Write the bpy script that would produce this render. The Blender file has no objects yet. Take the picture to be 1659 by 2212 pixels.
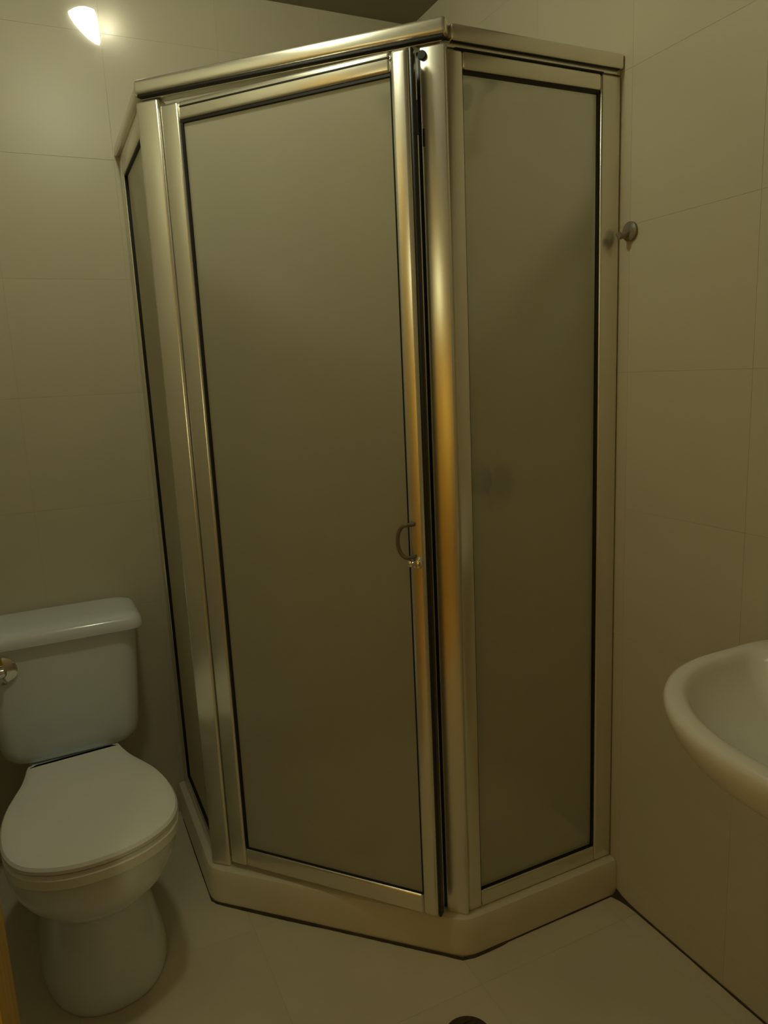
import bpy, bmesh, math, random
from mathutils import Vector, Matrix
random.seed(4)
sc = bpy.context.scene
C = sc.collection
PI = math.pi

# ------------------------------------------------------------------ camera
cd = bpy.data.cameras.new('camera')
cam = bpy.data.objects.new('camera', cd); C.objects.link(cam)
yaw, pitch, roll = 0.435201527, -0.188878564, -0.0462299101
f = Vector((math.sin(yaw)*math.cos(pitch), math.cos(yaw)*math.cos(pitch), math.sin(pitch)))
r = Vector((math.cos(yaw), -math.sin(yaw), 0)); u = r.cross(f)
r2 = r*math.cos(roll)+u*math.sin(roll); u2 = -r*math.sin(roll)+u*math.cos(roll)
m = Matrix((r2, u2, -f)).transposed().to_4x4()
m.translation = (-1.17653389, -2.16837764, 1.32276174)
cam.matrix_world = m
cd.sensor_fit = 'VERTICAL'; cd.sensor_height = 36.0; cd.lens = 36.0*1569.26/2212.0
cd.clip_start = 0.02
sc.camera = cam

# ------------------------------------------------------------------ world, light, exposure
w = bpy.data.worlds.new('world'); sc.world = w; w.use_nodes = True
w.node_tree.nodes['Background'].inputs[0].default_value = (1.0, 0.72, 0.35, 1)
w.node_tree.nodes['Background'].inputs[1].default_value = 0.02
sc.view_settings.view_transform = 'Standard'
sc.view_settings.look = 'None'
sc.view_settings.gamma = 1.0
sc.view_settings.use_curve_mapping = False
sc.view_settings.exposure = 0.0
LAMP = (-0.99, -0.94, 2.292)
LAMP_L = 56.0
HALL_W = 2.0
HALL_FILL_W = 6.5
LAMP_COL = (0.97, 1.0, 0.70)

# ------------------------------------------------------------------ materials
def mat(name, col, rough=0.5, metal=0.0, noise=0.0, nscale=6.0, coat=0.0, bump=0.0, bscale=40.0, spec=0.5, vary=0.0):
    M = bpy.data.materials.new(name); M.use_nodes = True
    nt = M.node_tree; b = nt.nodes['Principled BSDF']
    b.inputs['Roughness'].default_value = rough
    b.inputs['Metallic'].default_value = metal
    b.inputs['Coat Weight'].default_value = coat
    b.inputs['Specular IOR Level'].default_value = spec
    tc = nt.nodes.new('ShaderNodeTexCoord')
    nz = nt.nodes.new('ShaderNodeTexNoise'); nz.inputs['Scale'].default_value = nscale; nz.inputs['Detail'].default_value = 4
    nt.links.new(tc.outputs['Object'], nz.inputs['Vector'])
    rp = nt.nodes.new('ShaderNodeValToRGB')
    rp.color_ramp.elements[0].position = 0.3; rp.color_ramp.elements[1].position = 0.7
    rp.color_ramp.elements[0].color = tuple(c*(1-noise) for c in col)+(1,)
    rp.color_ramp.elements[1].color = tuple(min(1, c*(1+noise)) for c in col)+(1,)
    nt.links.new(nz.outputs['Fac'], rp.inputs['Fac'])
    out = rp.outputs['Color']
    if vary:
        oi = nt.nodes.new('ShaderNodeObjectInfo')
        hs = nt.nodes.new('ShaderNodeHueSaturation')
        mr = nt.nodes.new('ShaderNodeMapRange')
        mr.inputs['To Min'].default_value = 1-vary; mr.inputs['To Max'].default_value = 1+vary
        nt.links.new(oi.outputs['Random'], mr.inputs['Value'])
        nt.links.new(mr.outputs['Result'], hs.inputs['Value'])
        nt.links.new(out, hs.inputs['Color']); out = hs.outputs['Color']
    nt.links.new(out, b.inputs['Base Color'])
    if bump:
        n2 = nt.nodes.new('ShaderNodeTexNoise'); n2.inputs['Scale'].default_value = bscale
        nt.links.new(tc.outputs['Object'], n2.inputs['Vector'])
        bp = nt.nodes.new('ShaderNodeBump'); bp.inputs['Strength'].default_value = bump; bp.inputs['Distance'].default_value = 0.002
        nt.links.new(n2.outputs['Fac'], bp.inputs['Height']); nt.links.new(bp.outputs['Normal'], b.inputs['Normal'])
    return M

def glass_mat(name):
    M = bpy.data.materials.new(name); M.use_nodes = True
    nt = M.node_tree
    for n in list(nt.nodes):
        if n.type != 'OUTPUT_MATERIAL': nt.nodes.remove(n)
    out = [n for n in nt.nodes if n.type == 'OUTPUT_MATERIAL'][0]
    rf = nt.nodes.new('ShaderNodeBsdfRefraction'); rf.inputs['Roughness'].default_value = 0.28; rf.inputs['IOR'].default_value = 1.18
    rf.inputs['Color'].default_value = (0.93, 0.93, 0.88, 1)
    tl = nt.nodes.new('ShaderNodeBsdfTranslucent'); tl.inputs['Color'].default_value = (0.92, 0.90, 0.82, 1)
    tr = nt.nodes.new('ShaderNodeBsdfTransparent'); tr.inputs['Color'].default_value = (0.9, 0.9, 0.86, 1)
    df = nt.nodes.new('ShaderNodeBsdfDiffuse'); df.inputs['Color'].default_value = (0.76, 0.74, 0.62, 1)
    gl = nt.nodes.new('ShaderNodeBsdfGlossy'); gl.inputs['Roughness'].default_value = 0.32
    tc = nt.nodes.new('ShaderNodeTexCoord')
    nz = nt.nodes.new('ShaderNodeTexNoise'); nz.inputs['Scale'].default_value = 160; nz.inputs['Detail'].default_value = 2
    nt.links.new(tc.outputs['Object'], nz.inputs['Vector'])
    bp = nt.nodes.new('ShaderNodeBump'); bp.inputs['Strength'].default_value = 0.12; bp.inputs['Distance'].default_value = 0.001
    nt.links.new(nz.outputs['Fac'], bp.inputs['Height'])
    for n in (rf, gl): nt.links.new(bp.outputs['Normal'], n.inputs['Normal'])
    def mix(a, b, fac):
        x = nt.nodes.new('ShaderNodeMixShader')
        if isinstance(fac, float): x.inputs[0].default_value = fac
        else: nt.links.new(fac, x.inputs[0])
        nt.links.new(a, x.inputs[1]); nt.links.new(b, x.inputs[2]); return x.outputs[0]
    a = mix(rf.outputs[0], tr.outputs[0], 0.40)
    a = mix(a, tl.outputs[0], 0.32)
    a = mix(a, df.outputs[0], 0.28)
    a = mix(a, gl.outputs[0], 0.035)
    nt.links.new(a, out.inputs['Surface'])
    return M

def emit_mat(name, col, s):
    M = bpy.data.materials.new(name); M.use_nodes = True
    b = M.node_tree.nodes['Principled BSDF']
    b.inputs['Base Color'].default_value = (0.8, 0.78, 0.7, 1)
    b.inputs['Emission Color'].default_value = col+(1,)
    b.inputs['Emission Strength'].default_value = s
    return M

def wood_mat(name):
    M = bpy.data.materials.new(name); M.use_nodes = True
    nt = M.node_tree; b = nt.nodes['Principled BSDF']; b.inputs['Roughness'].default_value = 0.35
    tc = nt.nodes.new('ShaderNodeTexCoord'); mp = nt.nodes.new('ShaderNodeMapping'); mp.inputs['Scale'].default_value = (9, 9, 0.7)
    nz = nt.nodes.new('ShaderNodeTexNoise'); nz.inputs['Scale'].default_value = 5; nz.inputs['Detail'].default_value = 6
    nz.inputs['Distortion'].default_value = 0.6
    rp = nt.nodes.new('ShaderNodeValToRGB')
    rp.color_ramp.elements[0].position = 0.3; rp.color_ramp.elements[0].color = (0.66, 0.34, 0.02, 1)
    rp.color_ramp.elements[1].position = 0.7; rp.color_ramp.elements[1].color = (0.86, 0.53, 0.035, 1)
    nt.links.new(tc.outputs['Object'], mp.inputs['Vector']); nt.links.new(mp.outputs[0], nz.inputs['Vector'])
    nt.links.new(nz.outputs['Fac'], rp.inputs['Fac']); nt.links.new(rp.outputs['Color'], b.inputs['Base Color'])
    return M

TILE = mat('cream_tile', (0.64, 0.59, 0.45), 0.38, noise=0.03, nscale=3, vary=0.004)
FTILE = mat('floor_tile', (0.70, 0.63, 0.47), 0.38, noise=0.05, nscale=5, vary=0.012)
GROUT = mat('grout', (0.59, 0.54, 0.41), 0.8, noise=0.05, nscale=30)
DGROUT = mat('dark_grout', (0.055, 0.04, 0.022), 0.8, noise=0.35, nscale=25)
PLASTER = mat('ceiling_paint', (0.27, 0.235, 0.17), 0.9, noise=0.06, nscale=8)
ALU = mat('champagne_aluminium', (0.80, 0.77, 0.68), 0.27, metal=0.84, noise=0.02, nscale=12)
RUBBER_SHADE = mat('black_rubber_shade', (0.006, 0.005, 0.004), 0.55, noise=0.2)  # gasket rubber, also the shade strips under the header caps
GLASS = glass_mat('frosted_glass')
CLEAR = bpy.data.materials.new('clear_glass_face'); CLEAR.use_nodes = True
_nt = CLEAR.node_tree; _nt.nodes.remove(_nt.nodes['Principled BSDF'])
_t = _nt.nodes.new('ShaderNodeBsdfTransparent'); _t.inputs[0].default_value = (0.95, 0.96, 0.93, 1)
_g = _nt.nodes.new('ShaderNodeBsdfGlossy'); _g.inputs['Roughness'].default_value = 0.05
_m = _nt.nodes.new('ShaderNodeMixShader'); _m.inputs[0].default_value = 0.04
_nt.links.new(_t.outputs[0], _m.inputs[1]); _nt.links.new(_g.outputs[0], _m.inputs[2])
_nt.links.new(_m.outputs[0], _nt.nodes['Material Output'].inputs['Surface'])
def frost(o, M):
    """frosted on the outer face, clear on the others"""
    o.data.materials.append(CLEAR)
    out = (M.to_3x3() @ Vector((0, -1, 0))).normalized()
    for p in o.data.polygons: p.material_index = 0 if p.normal.dot(out) > .9 else 1
    return o
ACRYL = mat('cream_acrylic', (0.76, 0.69, 0.53), 0.28, noise=0.03, nscale=4)
CERAM = mat('white_ceramic', (0.84, 0.89, 0.92), 0.18, noise=0.01, coat=0.3)
PLAST = mat('white_seat_plastic', (0.93, 0.94, 0.90), 0.26, noise=0.01)
CHROME = mat('chrome', (0.8, 0.79, 0.77), 0.08, metal=1.0, noise=0.02)
DMETAL = mat('drain_metal', (0.10, 0.07, 0.045), 0.45, metal=0.6, noise=0.2, nscale=30)
SINKM = mat('cream_ceramic', (0.90, 0.89, 0.80), 0.2, noise=0.01)
HOOKM = mat('hook_plastic', (0.25, 0.22, 0.16), 0.4, noise=0.25, nscale=40)
SMOKE = mat('smoky_plastic', (0.15, 0.12, 0.075), 0.5, noise=0.2, nscale=20)
BSTEEL = mat('dark_steel', (0.035, 0.035, 0.035), 0.5, metal=0.2, noise=0.15, nscale=30)
DARKHOLE = mat('black_plastic', (0.008, 0.009, 0.009), 0.4, noise=0.2)
WOOD = wood_mat('orange_wood')
GLOWSPOT = emit_mat('glow_spot', (1.0, 0.97, 0.84), 1.6)  # glow colour of the bright spot on the back wall
HALLGLASS = emit_mat('hall_lamp_glass', (1.0, 0.92, 0.6), 4.0)
LAMPGLASS = emit_mat('lamp_globe_glass', LAMP_COL, LAMP_L)

# ------------------------------------------------------------------ helpers
def finish(name, bm, material, parent=None, ang=35):
    bmesh.ops.recalc_face_normals(bm, faces=bm.faces)
    for e in bm.edges:
        e.smooth = len(e.link_faces) == 2 and e.calc_face_angle(0) < math.radians(ang)
    for fc in bm.faces: fc.smooth = True
    me = bpy.data.meshes.new(name); bm.to_mesh(me); bm.free()
    me.materials.append(material)
    o = bpy.data.objects.new(name, me); C.objects.link(o)
    if parent is not None:
        o.parent = parent
        o.matrix_parent_inverse = PINV.get(parent.name, Matrix())
    return o
PINV = {}
def thing(name, label, cat, loc):
    o = bpy.data.objects.new(name, None); C.objects.link(o); o.location = loc
    o.empty_display_size = 0.05
    o['label'] = label; o['category'] = cat
    PINV[o.name] = Matrix.Translation(loc).inverted()
    return o
def tag(o, label, cat):
    o['label'] = label; o['category'] = cat; return o
def add_box(bm, x0, x1, y0, y1, z0, z1, bev=0.0, seg=2, M=None):
    v = bmesh.ops.create_cube(bm, size=1.0)['verts']
    for q in v:
        q.co = Vector((x0+(q.co.x+.5)*(x1-x0), y0+(q.co.y+.5)*(y1-y0), z0+(q.co.z+.5)*(z1-z0)))
    geo = v
    if bev > 0:
        es = list({e for q in v for e in q.link_edges})
        res = bmesh.ops.bevel(bm, geom=es, offset=bev, segments=seg, affect='EDGES', profile=0.5)
        geo = list({q for fc in res['faces'] for q in fc.verts})
    if M is not None:
        for q in set(geo): q.co = M @ q.co
def box(name, x0, x1, y0, y1, z0, z1, material, parent=None, bev=0.0, seg=2, M=None):
    bm = bmesh.new(); add_box(bm, x0, x1, y0, y1, z0, z1, bev, seg, M)
    return finish(name, bm, material, parent)
def add_tube(bm, pts, rad, n=16, caps=True, ref=None):
    pts = [Vector(p) for p in pts]
    rads = rad if isinstance(rad, (list, tuple)) else [rad]*len(pts)
    rings = []
    t0 = (pts[1]-pts[0]).normalized()
    if ref is None: ref = Vector((0, 0, 1)) if abs(t0.z) < .9 else Vector((1, 0, 0))
    for i, p in enumerate(pts):
        t = (pts[min(i+1, len(pts)-1)]-pts[max(i-1, 0)]).normalized()
        a = t.cross(ref).normalized(); b = t.cross(a)
        rings.append([bm.verts.new(p+(a*math.cos(k*2*PI/n)+b*math.sin(k*2*PI/n))*rads[i]) for k in range(n)])
    for A, B in zip(rings, rings[1:]):
        for k in range(n): bm.faces.new((A[k], A[(k+1) % n], B[(k+1) % n], B[k]))
    if caps:
        bm.faces.new(rings[0]); bm.faces.new(rings[-1][::-1])
def add_loft(bm, rings, cap0=True, cap1=True):
    R = [[bm.verts.new(p) for p in ring] for ring in rings]
    n = len(R[0])
    for A, B in zip(R, R[1:]):
        for k in range(n): bm.faces.new((A[k], A[(k+1) % n], B[(k+1) % n], B[k]))
    if cap0: bm.faces.new(R[0][::-1])
    if cap1: bm.faces.new(R[-1])
def struct(o): o['kind'] = 'structure'; return o

# ------------------------------------------------------------------ room shell
XL, YF, HC = -1.52, -2.32, 2.362
T = 0.0006     # joint half recess
J = 0.00030
rows = [0, .08, .385, .69, .995, 1.30, 1.605, 1.91, 2.215, HC]
def tile_wall(wobj, us, vs, material, make, place):
    cache = {}
    for i in range(len(us)-1):
        for j in range(len(vs)-1):
            a0, a1 = sorted((us[i], us[i+1])); b0, b1 = vs[j], vs[j+1]
            key = (round(a1-a0, 4), round(b1-b0, 4))
            if key not in cache:
                bm = bmesh.new(); make(bm, a1-a0, b1-b0)
                o = finish('tile', bm, material, wobj); cache[key] = o.data
            else:
                o = bpy.data.objects.new('tile', cache[key]); C.objects.link(o); o.parent = wobj
            o.location = place(a0, b0)
EX = 0.10
wb = struct(box('wall_back', XL-EX, EX, T, EX, 0.0, HC, GROUT))
tile_wall(wb, [XL, -1.216, -.912, -.608, -.304, 0], rows, TILE,
          lambda bm, w_, h_: add_box(bm, J, w_-J, 0, .008, J, h_-J, .0003, 1), lambda a, b: (a, 0, b))
wr = struct(box('wall_right', T, EX, YF-EX, 0, 0.0, HC, GROUT))
ycol = [0]+[-.3115*k for k in range(1, 8)]+[YF]
tile_wall(wr, ycol, rows, TILE,
          lambda bm, w_, h_: add_box(bm, 0, .008, J, w_-J, J, h_-J, .0003, 1), lambda a, b: (0, a, b))
fl = struct(box('floor', XL-EX, EX, YF-EX, EX, -.06, -T, GROUT))
tile_wall(fl, [XL, -1.25, -.85, -.45, -.05, 0], [YF, -2.2, -1.8, -1.4, -1.0, -.6, -.2, 0], FTILE,
          lambda bm, w_, h_: add_box(bm, J, w_-J, J, h_-J, -.008, 0, .0003, 1), lambda a, b: (a, b, 0))
ce = struct(box('ceiling', XL-EX, EX, YF-EX, EX, HC, HC+.06, PLASTER))
wf = struct(box('wall_front', XL-EX, EX, YF-EX, YF, 0, HC, TILE))
# left wall with a doorway into a warmly lit hall
D0, D1, DH = -2.02, -1.17, 2.06
bm = bmesh.new()
add_box(bm, XL-EX, XL, D1, EX, 0, HC); add_box(bm, XL-EX, XL, YF-EX, D0, 0, HC); add_box(bm, XL-EX, XL, D0, D1, DH, HC)
wl = struct(finish('wall_left', bm, TILE))
bm = bmesh.new()      # deep wooden door surround, its far jamb reaching into the room
add_box(bm, XL-.11, -1.319, D1, -1.0, 0, DH+.06, .004); add_box(bm, XL-.11, XL+.012, D0-.05, D0, 0, DH+.06, .004)
add_box(bm, XL-.11, XL+.012, D0, D1, DH, DH+.06, .004)
struct(finish('trim_1', bm, WOOD))
HX0, HX1, HY0, HY1 = -2.40, XL-EX-.012, -2.75, -.75
bm = bmesh.new()
add_box(bm, HX0-.05, HX0, HY0, HY1, 0, HC); add_box(bm, HX0, HX1, HY0-.05, HY0, 0, HC); add_box(bm, HX0, HX1, HY1, HY1+.05, 0, HC)
struct(finish('wall_hall', bm, WOOD))
struct(box('floor_hall', HX0, HX1, HY0, HY1, -.05, 0, WOOD)); struct(box('ceiling_hall', HX0, HX1, HY0, HY1, HC, HC+.05, PLASTER))
HL = Vector((-1.98, -1.80, 2.02))
hl = thing('hall_lamp', 'small warm pendant lamp hanging in the wooden hall', 'lamp', (HL.x, HL.y, HC))
bm = bmesh.new(); add_tube(bm, [(HL.x, HL.y, HC), (HL.x, HL.y, HL.z+.06)], .004, 8); finish('cord', bm, DARKHOLE, hl)
bm = bmesh.new(); add_loft(bm, [[(HL.x+rr*math.cos(t*PI/10), HL.y+rr*math.sin(t*PI/10), HL.z+z) for t in range(20)] for rr, z in ((.012, .062), (.03, .055), (.045, .03), (.05, 0), (.04, -.03), (.015, -.048))]); finish('lit_shell', bm, HALLGLASS, hl)
hd = bpy.data.lights.new('hall_lamp_light', 'POINT'); hd.energy = HALL_W; hd.color = (0.95, 1.0, 0.55); hd.shadow_soft_size = .05
ho = bpy.data.objects.new('hall_lamp_light', hd); C.objects.link(ho); ho.location = HL-Vector((0, 0, .12)); ho.parent = hl; ho.matrix_parent_inverse = PINV[hl.name]
SL = Vector((-1.95, -2.56, 1.30))  # added unseen light, brightens the hall wood mirrored in the shower frame
sl = thing('hall_fill_light', 'added warm fill light out of sight at the end of the hall', 'lamp', (SL.x, HY0, SL.z))
bm = bmesh.new(); add_tube(bm, [(SL.x, HY0+.001, SL.z), (SL.x, HY0+.03, SL.z), (SL.x, HY0+.06, SL.z), (SL.x, HY0+.075, SL.z)], [.06, .06, .05, .02], 20); finish('lit_shell', bm, HALLGLASS, sl)
sd = bpy.data.lights.new('hall_fill_source', 'POINT'); sd.energy = HALL_FILL_W; sd.color = (0.95, 1.0, 0.55); sd.shadow_soft_size = .05
so = bpy.data.objects.new('hall_fill_source', sd); C.objects.link(so); so.location = SL; so.parent = sl; so.matrix_parent_inverse = PINV[sl.name]
# dark grout line where floor meets the right wall
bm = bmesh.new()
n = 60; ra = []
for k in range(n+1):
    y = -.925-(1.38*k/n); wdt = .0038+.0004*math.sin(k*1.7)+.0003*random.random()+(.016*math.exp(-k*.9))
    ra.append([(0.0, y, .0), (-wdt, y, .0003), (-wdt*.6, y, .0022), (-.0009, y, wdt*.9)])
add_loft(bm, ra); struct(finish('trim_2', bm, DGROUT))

# ------------------------------------------------------------------ ceiling lamp (the light of the room, above the frame)
cl = thing('ceiling_lamp', 'round lit glass globe lamp on ceiling in front of the shower', 'lamp', (LAMP[0], LAMP[1], HC))
bm = bmesh.new(); add_tube(bm, [(LAMP[0], LAMP[1], HC), (LAMP[0], LAMP[1], HC-.012), (LAMP[0], LAMP[1], HC-.016), (LAMP[0], LAMP[1], LAMP[2]+.053)], [.06, .055, .032, .029], 28); finish('lamp_base', bm, ALU, cl)
bm = bmesh.new(); prof = [(.06*math.sin(a), LAMP[2]+.06*math.cos(a)) for a in [PI*(.16+.84*k/14) for k in range(14)]]+[(.004, LAMP[2]-.06)]
add_loft(bm, [[(LAMP[0]+rr*math.cos(t*PI/16), LAMP[1]+rr*math.sin(t*PI/16), z) for t in range(32)] for rr, z in prof])
finish('lit_shell', bm, LAMPGLASS, cl)

# ------------------------------------------------------------------ shower tray
A, B, A2, B2 = .9000, .4307, .9050, .4463          # plan of the enclosure's outer face
ZC, ZT = .0977, 1.9375
def plan(e, ew=0.0):
    """corner-to-corner outline of the neo-angle plan moved outward by e (walls by ew)"""
    k = e*.414
    return [(-ew, -ew), (-A-e, -ew), (-A-e, -B2-k), (-B-k, -A2-e), (-ew, -A2-e)]
def round_poly(P, idx, rad, seg=5):
    out = []
    for i, p in enumerate(P):
        p = Vector(p)
        if i not in idx: out += [p.copy() for _ in range(seg+1)]; continue
        a = (Vector(P[i-1])-p).normalized(); b = (Vector(P[(i+1) % len(P)])-p).normalized()
        for s in range(seg+1):
            t = s/seg; out.append((p+a*rad)*(1-t)**2+p*2*t*(1-t)+(p+b*rad)*t*t)
    return out
tray = thing('shower_tray', 'cream five-sided shower tray with raised curb in tiled corner', 'shower tray', (-.45, -.45, 0))
def ring(e, z, ew=.0012, rad=.03):
    return [(p.x, p.y, z) for p in round_poly(plan(e, ew), (2, 3), rad)]
bm = bmesh.new()
def inner(d, z, ew):
    return [(p.x, p.y, z) for p in round_poly(plan(-d, ew), (0, 1, 2, 3, 4), .05)]
def inner_s(d, z, ew): return inner(d, z, ew)
rg = [ring(.021, .0006), ring(.022, .01), ring(.021, .06), ring(.020, .088), ring(.017, .0945), ring(.011, .0975), ring(.004, .0985), ring(-.03, .0985),
      inner_s(.045, .098, .02), inner_s(.055, .093, .03), inner_s(.065, .06, .04), inner_s(.085, .042, .06), inner_s(.12, .038, .09)]
add_loft(bm, rg, True, True)
finish('basin', bm, ACRYL, tray)
# dark uneven sealant along the foot of the curb
path = [Vector((-A-.0215, -.05)), Vector((-A-.0215, -B2-.005)), Vector((-A-.012, -B2-.02)), Vector((-B-.02, -A2-.016)), Vector((-B+.005, -A2-.0215)), Vector((-.004, -A2-.0215))]
bm = bmesh.new(); pr = []
for a, b in zip(path, path[1:]):
    d = (b-a); nn = max(2, int(d.length/.012)); nrm = Vector((d.y, -d.x)).normalized()
    if nrm.dot(Vector((-1, -1))) < 0: nrm = -nrm
    for k in range(nn):
        p = a+d*k/nn; wv = .0026+.002*max(0, math.sin(p.x*23+p.y*9))+.001*random.random()
        if p.x > -.33: wv *= .45
        if p.x < -.915: wv *= .35
        pr.append([(p.x-nrm.x*.004, p.y-nrm.y*.004, .0004), (p.x+nrm.x*wv, p.y+nrm.y*wv, .0004), (p.x+nrm.x*wv*.7, p.y+nrm.y*wv*.7, .0025), (p.x-nrm.x*.001, p.y-nrm.y*.001, .0035+wv*.4)])
add_loft(bm, pr); finish('sealant', bm, DGROUT, tray)
bm = bmesh.new(); add_tube(bm, [(-.45, -.45, .037), (-.45, -.45, .0405)], .045, 24); finish('drain', bm, CHROME, tray)

# ------------------------------------------------------------------ shower enclosure
enc = thing('shower_enclosure', 'aluminium framed corner shower enclosure with frosted glass panels', 'shower', (-.5, -.5, ZC))
Z0 = ZC+.0008
TH = .030
def seg_frame(p, qv):
    """local frame: x along from p to q, y inward"""
    d = (Vector(qv)-Vector(p)); Lg = d.length; a = math.atan2(d.y, d.x)
    return Matrix.Translation((p[0], p[1], 0)) @ Matrix.Rotation(a, 4, 'Z'), Lg
PL = plan(0)
ML, LL = seg_frame(PL[1], PL[2])     # left panel from the back wall outwards
MF, LF = seg_frame(PL[2], PL[3])     # door side
MR, LR = seg_frame(PL[3], PL[4])     # right panel towards the right wall
# in each frame +y points into the shower, so the outer face is y = 0
def bar(name, M, x0, x1, z0, z1, y0=0.0, y1=TH, bev=.005, m=ALU, par=enc, seg=3):
    return box(name, x0, x1, y0, y1, z0, z1, m, par, bev, seg, M)
def pane(M, x0, x1, z0, z1, par=enc, yc=.015, top=True):
    return frost(box('glass_pane', x0-.004, x1+.004, yc-.0025, yc+.0025, z0-.004, z1+.004, GLASS, par, 0, 1, M), M)
def gasket(M, x0, x1, z0, z1, sides, par=enc, yo=.004):
    for s, wd in sides.items():
        bb = {'t': (x0, x1, z1-wd, z1), 'b': (x0, x1, z0, z0+wd), 'l': (x0, x0+wd, z0, z1), 'r': (x1-wd, x1, z0, z1)}[s]
        bm = bmesh.new(); add_box(bm, bb[0], bb[1], yo, .0125, bb[2], bb[3], .001, 1, M); finish('gasket', bm, RUBBER_SHADE, par)
# left panel
bar('wall_profile', ML, .0015, .05, Z0, 1.905)
bar('panel_stile', ML, LL-.055, LL-.014, Z0, 1.905)
bar('panel_rail', ML, .05, LL-.055, 1.862, 1.905); bar('panel_rail', ML, .05, LL-.055, Z0, .140)
pane(ML, .05, LL-.055, .140, 1.862); gasket(ML, .05, LL-.055, .140, 1.862, {'t': .004, 'l': .0025, 'b': .002})
# right panel
bar('panel_stile', MR, .012, .046, Z0, 1.903)
bar('wall_profile', MR, LR-.054, LR-.0015, Z0, 1.903)
bar('panel_rail', MR, .046, LR-.054, 1.871, 1.903); bar('panel_rail', MR, .046, LR-.054, Z0, .140)
pane(MR, .046, LR-.054, .140, 1.871); gasket(MR, .046, LR-.054, .140, 1.871, {'t': .0060, 'r': .0045, 'b': .0015, 'l': .0015})
# corner posts
bar('corner_post', MF, -.012, .044, Z0, 1.912, -.003, .032, .007)
bar('corner_post', MF, LF-.042, LF+.008, Z0, 1.908, -.003, .032, .0035)
bar('jamb_strip', MF, LF-.052, LF-.043, Z0, 1.905, .010, .030, .001, DARKHOLE)
# headers with overhanging caps
bar('header_rail', ML, .0015, LL-.012, 1.9065, 1.915, .002, .030, .002)
bar('header_rail', MF, .002, LF, 1.9125, 1.9155, .002, .030, .001)
bar('header_rail', MR, .0, LR-.0015, 1.905, 1.9155, .002, .030, .002)
bar('header_cap', ML, .0015, LL+.001, 1.9165, 1.9415, -.010, .036, .006, ALU, enc, 3)
bar('header_cap', MF, -.006, LF+.012, 1.919, 1.949, -.014, .036, .008, ALU, enc, 4)
bar('header_cap', MR, .018, LR-.0015, 1.914, 1.9425, -.008, .036, .005, ALU, enc, 3)
bar('shadow_gap_strip', MF, .0, LF+.006, 1.9145, 1.9195, -.010, .030, .001, RUBBER_SHADE)  # black strip stands in for the shade under the overhanging cap
bar('shadow_gap_strip', MR, .03, LR-.05, 1.9025, 1.9055, -.0008, .028, .0005, RUBBER_SHADE)  # black strip for the dark line between rail and header
bar('shadow_gap_strip', MR, .02, LR-.01, 1.9125, 1.9145, -.004, .028, .0005, RUBBER_SHADE)  # black strip for the shade line under the right cap
# plastic plug and screw slot in the jamb by the door
bm = bmesh.new()
p0 = MF @ Vector((LF-.036, -.0035, 1.893)); p1 = MF @ Vector((LF-.036, -.0075, 1.893)); add_tube(bm, [p0, p1], [.0085, .0075], 14); finish('plug', bm, DARKHOLE, enc)
bar('screw_slot', MF, LF-.040, LF-.036, 1.737, 1.768, -.0045, 0, .001, DARKHOLE)

# door leaf, hinged on its left stile and standing slightly ajar
DZ0, DZ1, DW = .112, 1.896, .560
MDo = MF @ Matrix.Translation((.047, 0, 0)) @ Matrix.Rotation(-math.radians(4.6), 4, 'Z')
bm = bmesh.new()
add_box(bm, 0, .046, -.002, .026, DZ0, DZ1, .006, 3, MDo)
add_box(bm, DW-.036, DW, -.002, .026, DZ0, DZ1, .009, 4, MDo)
add_box(bm, .0455, DW-.0355, 0, .024, DZ1-.036, DZ1, .006, 3, MDo)
add_box(bm, .0455, DW-.0355, 0, .024, DZ0, DZ0+.048, .006, 3, MDo)
door = finish('shower_door', bm, ALU, enc)
PINV[door.name] = PINV[enc.name].copy() @ Matrix()
# sub-parts of the door share the door's own coordinates
def sub(o):
    o.parent = door; o.matrix_parent_inverse = Matrix(); return o
sub(frost(box('glass_pane', .043, DW-.033, .0095, .0145, DZ0+.045, DZ1-.033, GLASS, None, 0, 1, MDo), MDo))
gx0, gx1, gz0, gz1 = .046, DW-.036, DZ0+.048, DZ1-.036
for s, wd in {'t': .0065, 'l': .0055, 'b': .0015, 'r': .0022}.items():
    bb = {'t': (gx0, gx1, gz1-wd, gz1), 'b': (gx0, gx1, gz0, gz0+wd), 'l': (gx0, gx0+wd, gz0, gz1), 'r': (gx1-wd, gx1, gz0, gz1)}[s]
    sub(box('gasket', bb[0], bb[1], .003, .0095, bb[2], bb[3], RUBBER_SHADE, None, .001, 1, MDo))
# drip groove lines of the top rail
sub(box('rail_groove', .05, DW-.036, -.0012, .002, DZ1-.013, DZ1-.010, RUBBER_SHADE, None, .0004, 1, MDo))
sub(box('magnet_seal', DW-.001, DW+.006, .004, .022, DZ0, DZ1, DARKHOLE, None, .002, 2, MDo))
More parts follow.
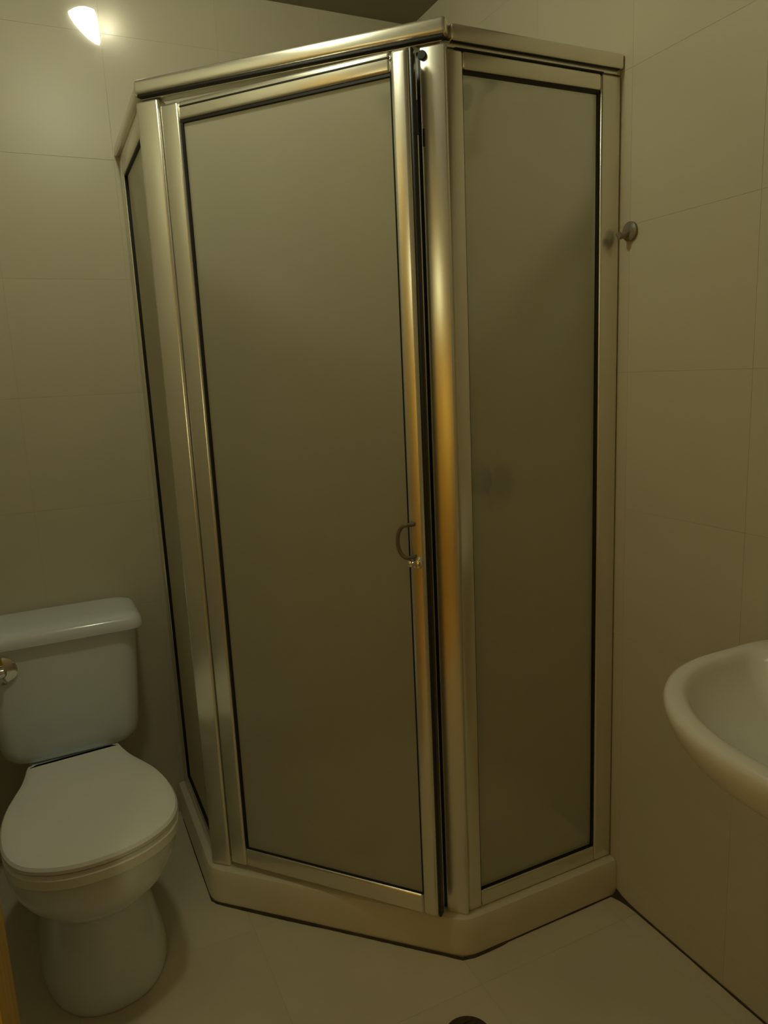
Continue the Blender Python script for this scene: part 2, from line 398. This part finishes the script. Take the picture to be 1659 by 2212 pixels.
# pull handle: smoky bow on the glass side and a bright knob below
bm = bmesh.new()
hp = [MDo @ Vector((DW-.034+.020*math.cos(t), -.016, .985+.034*math.sin(t))) for t in [PI*.5+k*PI/12 for k in range(13)]]
add_tube(bm, [MDo @ Vector((DW-.022, -.004, 1.019))]+hp+[MDo @ Vector((DW-.022, -.004, .951))], .0042, 10, True, (MDo.to_3x3() @ Vector((0, 1, .15))).normalized()); h = sub(finish('handle', bm, SMOKE))
h['label'] = 'smoky plastic bow handle'
bm = bmesh.new()
for xx, rr in ((DW-.030, .008), (DW-.014, .0105)):
    add_tube(bm, [MDo @ Vector((xx, -.001, .938)), MDo @ Vector((xx, -.010, .938)), MDo @ Vector((xx, -.014, .938)), MDo @ Vector((xx, -.016, .938))], [rr*.7, rr, rr*.8, rr*.35], 16)
h = sub(finish('latch_knob', bm, CHROME)); h['label'] = 'small bright metal latch knob'

# ------------------------------------------------------------------ shower fittings seen through the glass
sh = thing('overhead_shower', 'dark shower head on bent arm behind frosted right panel', 'shower head', (0, -.31, 2.04))
bm = bmesh.new(); add_tube(bm, [(-.001, -.31, 2.06), (-.012, -.31, 2.06)], [.032, .026], 20); finish('flange', bm, BSTEEL, sh)
bm = bmesh.new(); add_tube(bm, [(-.008, -.31, 2.06), (-.06, -.31, 2.07), (-.11, -.31, 2.06), (-.145, -.31, 2.03)], .011, 12); finish('arm', bm, BSTEEL, sh)
bm = bmesh.new(); add_tube(bm, [(-.14, -.31, 2.035), (-.155, -.31, 2.015), (-.175, -.31, 1.985), (-.18, -.31, 1.978)], [.014, .02, .045, .045], 20); finish('spray_plate', bm, BSTEEL, sh)
sv = thing('shower_valve', 'dark round shower mixer valve on wall behind frosted right panel', 'valve', (0, -.34, 1.0))
bm = bmesh.new(); add_tube(bm, [(-.001, -.34, 1.0), (-.01, -.34, 1.0)], [.055, .048], 24); finish('escutcheon', bm, BSTEEL, sv)
bm = bmesh.new(); add_tube(bm, [(-.008, -.34, 1.0), (-.05, -.34, 1.0), (-.06, -.34, 1.0)], [.026, .03, .022], 18)
add_tube(bm, [(-.05, -.34, 1.0), (-.055, -.36, .95), (-.06, -.37, .93)], [.010, .009, .007], 10); finish('handle', bm, BSTEEL, sv)

# ------------------------------------------------------------------ wall hook beside the enclosure
hk = thing('wall_hook', 'small grey round hook on right wall beside shower frame', 'hook', (0, -.935, 1.59))
bm = bmesh.new(); add_tube(bm, [(-.0008, -.938, 1.592), (-.006, -.938, 1.592), (-.010, -.938, 1.592)], [.020, .020, .014], 20); finish('back_plate', bm, HOOKM, hk)
bm = bmesh.new(); add_tube(bm, [(-.008, -.938, 1.590), (-.018, -.936, 1.584), (-.026, -.932, 1.582), (-.030, -.930, 1.590)], [.007, .006, .008, .005], 12); finish('prong', bm, HOOKM, hk)

# ------------------------------------------------------------------ added glowing stand-in for the bright spot on the back wall tiles
wlp = thing('wall_glow', 'small glowing shell shape standing in for bright spot high on back wall', 'lamp', (-.935, 0, 2.235))
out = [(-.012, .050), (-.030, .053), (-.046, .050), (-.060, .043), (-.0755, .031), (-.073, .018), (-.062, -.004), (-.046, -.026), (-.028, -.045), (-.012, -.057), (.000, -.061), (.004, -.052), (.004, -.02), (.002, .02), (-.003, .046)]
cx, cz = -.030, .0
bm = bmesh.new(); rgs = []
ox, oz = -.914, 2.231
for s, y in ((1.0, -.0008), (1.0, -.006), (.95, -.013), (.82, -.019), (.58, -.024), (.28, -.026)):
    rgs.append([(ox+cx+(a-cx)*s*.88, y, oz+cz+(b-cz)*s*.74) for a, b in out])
add_loft(bm, rgs); finish('lit_shell', bm, GLOWSPOT, wlp, 60)
wd_ = bpy.data.lights.new('wall_glow_halo', 'POINT'); wd_.energy = .085; wd_.color = (1, .97, .80); wd_.shadow_soft_size = .012  # added point light, makes the halo beside the glowing shape
wo = bpy.data.objects.new('wall_glow_halo', wd_); C.objects.link(wo); wo.location = (ox+.024, -.040, oz+.004)
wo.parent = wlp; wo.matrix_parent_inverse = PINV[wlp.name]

# ------------------------------------------------------------------ toilet
TX = -1.187
to = thing('toilet', 'white two-piece toilet with closed lid left of the shower', 'toilet', (TX, -.4, 0))
def egg(z, yb, yf, hw, nb=3.0, nf=2.0, peak=.58, N=48, cx=TX):
    """closed outline: squarish towards the back (yb), round towards the front (yf)"""
    yc = yb+(yf-yb)*peak; pts = []
    for k in range(N):
        t = 2*PI*k/N; c, s = math.cos(t), math.sin(t)
        e = nf if s < 0 else nb
        x = hw*math.copysign(abs(c)**(2/e), c); l = (yc-yf) if s < 0 else (yb-yc)
        pts.append((cx+x, yc+l*math.copysign(abs(s)**(2/e), s), z))
    return pts
def rrect(z, x0, x1, y0, y1, rad, seg=6):
    o = []
    for cx_, cy_, a0 in ((x1-rad, y1-rad, 0), (x0+rad, y1-rad, PI/2), (x0+rad, y0+rad, PI), (x1-rad, y0+rad, 1.5*PI)):
        for k in range(seg+1):
            a = a0+PI/2*k/seg; o.append((cx_+rad*math.cos(a), cy_+rad*math.sin(a), z))
    return o
bm = bmesh.new()
add_loft(bm, [egg(.0008, -.17, -.690, .137, 3.5, 2.3), egg(.012, -.17, -.693, .138, 3.5, 2.3), egg(.03, -.172, -.688, .134, 3.5, 2.3), egg(.09, -.175, -.676, .121, 3.5, 2.3),
              egg(.15, -.17, -.662, .107, 3.5, 2.3), egg(.195, -.165, -.656, .102, 3.2, 2.2), egg(.218, -.17, -.676, .119, 2.8, 2.2), egg(.245, -.19, -.712, .153, 2.5, 2.1),
              egg(.275, -.21, -.740, .169, 2.3, 2.1), egg(.31, -.225, -.759, .177, 2.2, 2.1), egg(.34, -.235, -.768, .179, 2.2, 2.1), egg(.360, -.238, -.769, .179, 2.2, 2.1), egg(.369, -.243, -.764, .174, 2.2, 2.1)])
add_loft(bm, [[(x, y, z) for x, y, z in rr] for rr in (rrect(.10, TX-.085, TX+.085, -.40, -.06, .03), rrect(.25, TX-.09, TX+.09, -.40, -.03, .03), rrect(.352, TX-.10, TX+.10, -.40, -.02, .03), rrect(.3605, TX-.094, TX+.094, -.40, -.025, .03))])
finish('bowl', bm, CERAM, to)
half = [(-.305, .100), (-.309, .108), (-.34, .114), (-.385, .125), (-.43, .142), (-.48, .160), (-.53, .171), (-.58, .176), (-.635, .175), (-.685, .163), (-.725, .138), (-.755, .096), (-.771, .05), (-.776, .0)]
def lid_ring(z, s=1.0, dy=0.0):
    base = [(TX+hw, y) for y, hw in half]+[(TX-hw, y) for y, hw in half[-2::-1]]
    pts = []; nb = len(base)
    for i in range(nb-1):
        p0, p1, p2, p3 = (Vector(base[max(0, i-1)]), Vector(base[i]), Vector(base[i+1]), Vector(base[min(nb-1, i+2)]))
        for k in range(4):
            t = k/4; pts.append(tuple(.5*((2*p1)+(p2-p0)*t+(2*p0-5*p1+4*p2-p3)*t*t+(3*p1-p0-3*p2+p3)*t**3)))
    pts.append(base[-1])
    P = [Vector(p) for p in pts]; c = Vector((TX, -.54)); n = len(P); o = []
    for i, p in enumerate(P):
        tn = (P[(i+1) % n]-P[i-1]).normalized(); nr = Vector((tn.y, -tn.x))
        if nr.dot(p-c) < 0: nr = -nr
        o.append((p.x-nr.x*s, p.y-nr.y*s+dy, z))
    return o
bm = bmesh.new(); add_loft(bm, [lid_ring(.3705, .007), lid_ring(.374, .001), lid_ring(.394, .000), lid_ring(.4015, .006)]); finish('seat', bm, PLAST, to)
bm = bmesh.new(); add_loft(bm, [lid_ring(.4045, .006), lid_ring(.407, .001), lid_ring(.415, .0), lid_ring(.421, .004), lid_ring(.4238, .012), lid_ring(.4250, .022)]); finish('seat_lid', bm, PLAST, to)
box('hinge', TX-.098, TX+.098, -.285, -.235, .3615, .385, PLAST, to, .004, 2)
KX = -1.197
MT = Matrix.Translation((TX-.014, -.25, 0)) @ Matrix.Rotation(math.radians(4.0), 4, 'Z') @ Matrix.Translation((-TX, .25, 0))
for ch in to.children: ch.data.transform(MT)
bm = bmesh.new()
def tk(z, hw, yf, rad=.045): return rrect(z, KX-hw, KX+hw, yf, -.012, rad)
add_loft(bm, [tk(.361, .115, -.165), tk(.363, .135, -.182), tk(.371, .155, -.190), tk(.388, .168, -.194), tk(.415, .174, -.195), tk(.50, .181, -.195), tk(.60, .188, -.197), tk(.684, .193, -.199)])
finish('tank', bm, CERAM, to)
bm = bmesh.new()
def tl_(z, d, rad=.035): return rrect(z, KX-.209+d, KX+.209-d, -.217+d, -.004-d*.3, rad)
add_loft(bm, [tl_(.685, .008), tl_(.688, .001), tl_(.697, .0), tl_(.708, .002), tl_(.717, .007), tl_(.723, .016), tl_(.727, .034), tl_(.7285, .07)])
finish('tank_lid', bm, CERAM, to)
bm = bmesh.new()
add_tube(bm, [(-1.335, -.197, .634), (-1.335, -.203, .634), (-1.335, -.208, .634)], [.036, .036, .026], 24)
add_tube(bm, [(-1.335, -.206, .634), (-1.335, -.222, .634)], .012, 16)
lev = finish('flush_lever', bm, CHROME, to); lev['label'] = 'chrome flush lever'
bm = bmesh.new(); add_tube(bm, [(-1.328, -.226, .640), (-1.345, -.228, .638), (-1.39, -.228, .632), (-1.40, -.226, .631)], [.012, .015, .013, .006], 14)
o = finish('grip', bm, CHROME); o.parent = lev

# ------------------------------------------------------------------ wash basin on the right wall
sk = thing('wash_basin', 'white ceramic wash basin with rounded front on right wall', 'sink', (0, -1.62, .6))
SY = -1.625
def dsh(z, d, back=-.0015, fx=-.438, hl=.305, nb=7.0, nf=2.15, N=64, xc=-.17):
    pts = []
    for k in range(N):
        t = 2*PI*k/N; c, s = math.cos(t), math.sin(t)
        e = nf if c < 0 else nb
        l = (xc-fx-d) if c < 0 else (back-xc)
        pts.append((xc+l*math.copysign(abs(c)**(2/e), c), SY+(hl-d)*math.copysign(abs(s)**(2/e), s), z))
    return pts
bm = bmesh.new()
out_r = [dsh(.645, .215, fx=-.40, xc=-.14), dsh(.655, .17, fx=-.40), dsh(.68, .115, fx=-.41), dsh(.715, .065, fx=-.425), dsh(.748, .030), dsh(.775, .010), dsh(.797, .002), dsh(.810, .0), dsh(.818, .003), dsh(.8215, .010)]
in_r = [dsh(.8215, .024, -.060), dsh(.818, .032, -.085), dsh(.808, .037, -.095), dsh(.78, .050, -.108), dsh(.75, .080, -.125), dsh(.722, .125, -.145), dsh(.706, .175, -.155, xc=-.19), dsh(.70, .225, -.17, fx=-.44, xc=-.20)]
add_loft(bm, out_r+in_r); finish('bowl', bm, SINKM, sk, 50)
bm = bmesh.new(); add_tube(bm, [(-.205, SY, .7005), (-.205, SY, .703)], .024, 20); finish('drain', bm, CHROME, sk)

# ------------------------------------------------------------------ floor drain
fd = thing('floor_drain', 'dark round floor drain in front of the shower', 'drain', (-.545, -1.098, 0))
bm = bmesh.new(); add_tube(bm, [(-.545, -1.098, .0004), (-.545, -1.098, .0025), (-.545, -1.098, .0035)], [.050, .050, .046], 36); finish('rim', bm, DMETAL, fd)
for k in range(-3, 4):
    l = math.sqrt(max(0, .040**2-(k*.011)**2))
    box('slat', -.545-l, -.545+l, -1.098+k*.011-.003, -1.098+k*.011+.003, .0035, .0055, DMETAL, fd, .0008, 1)
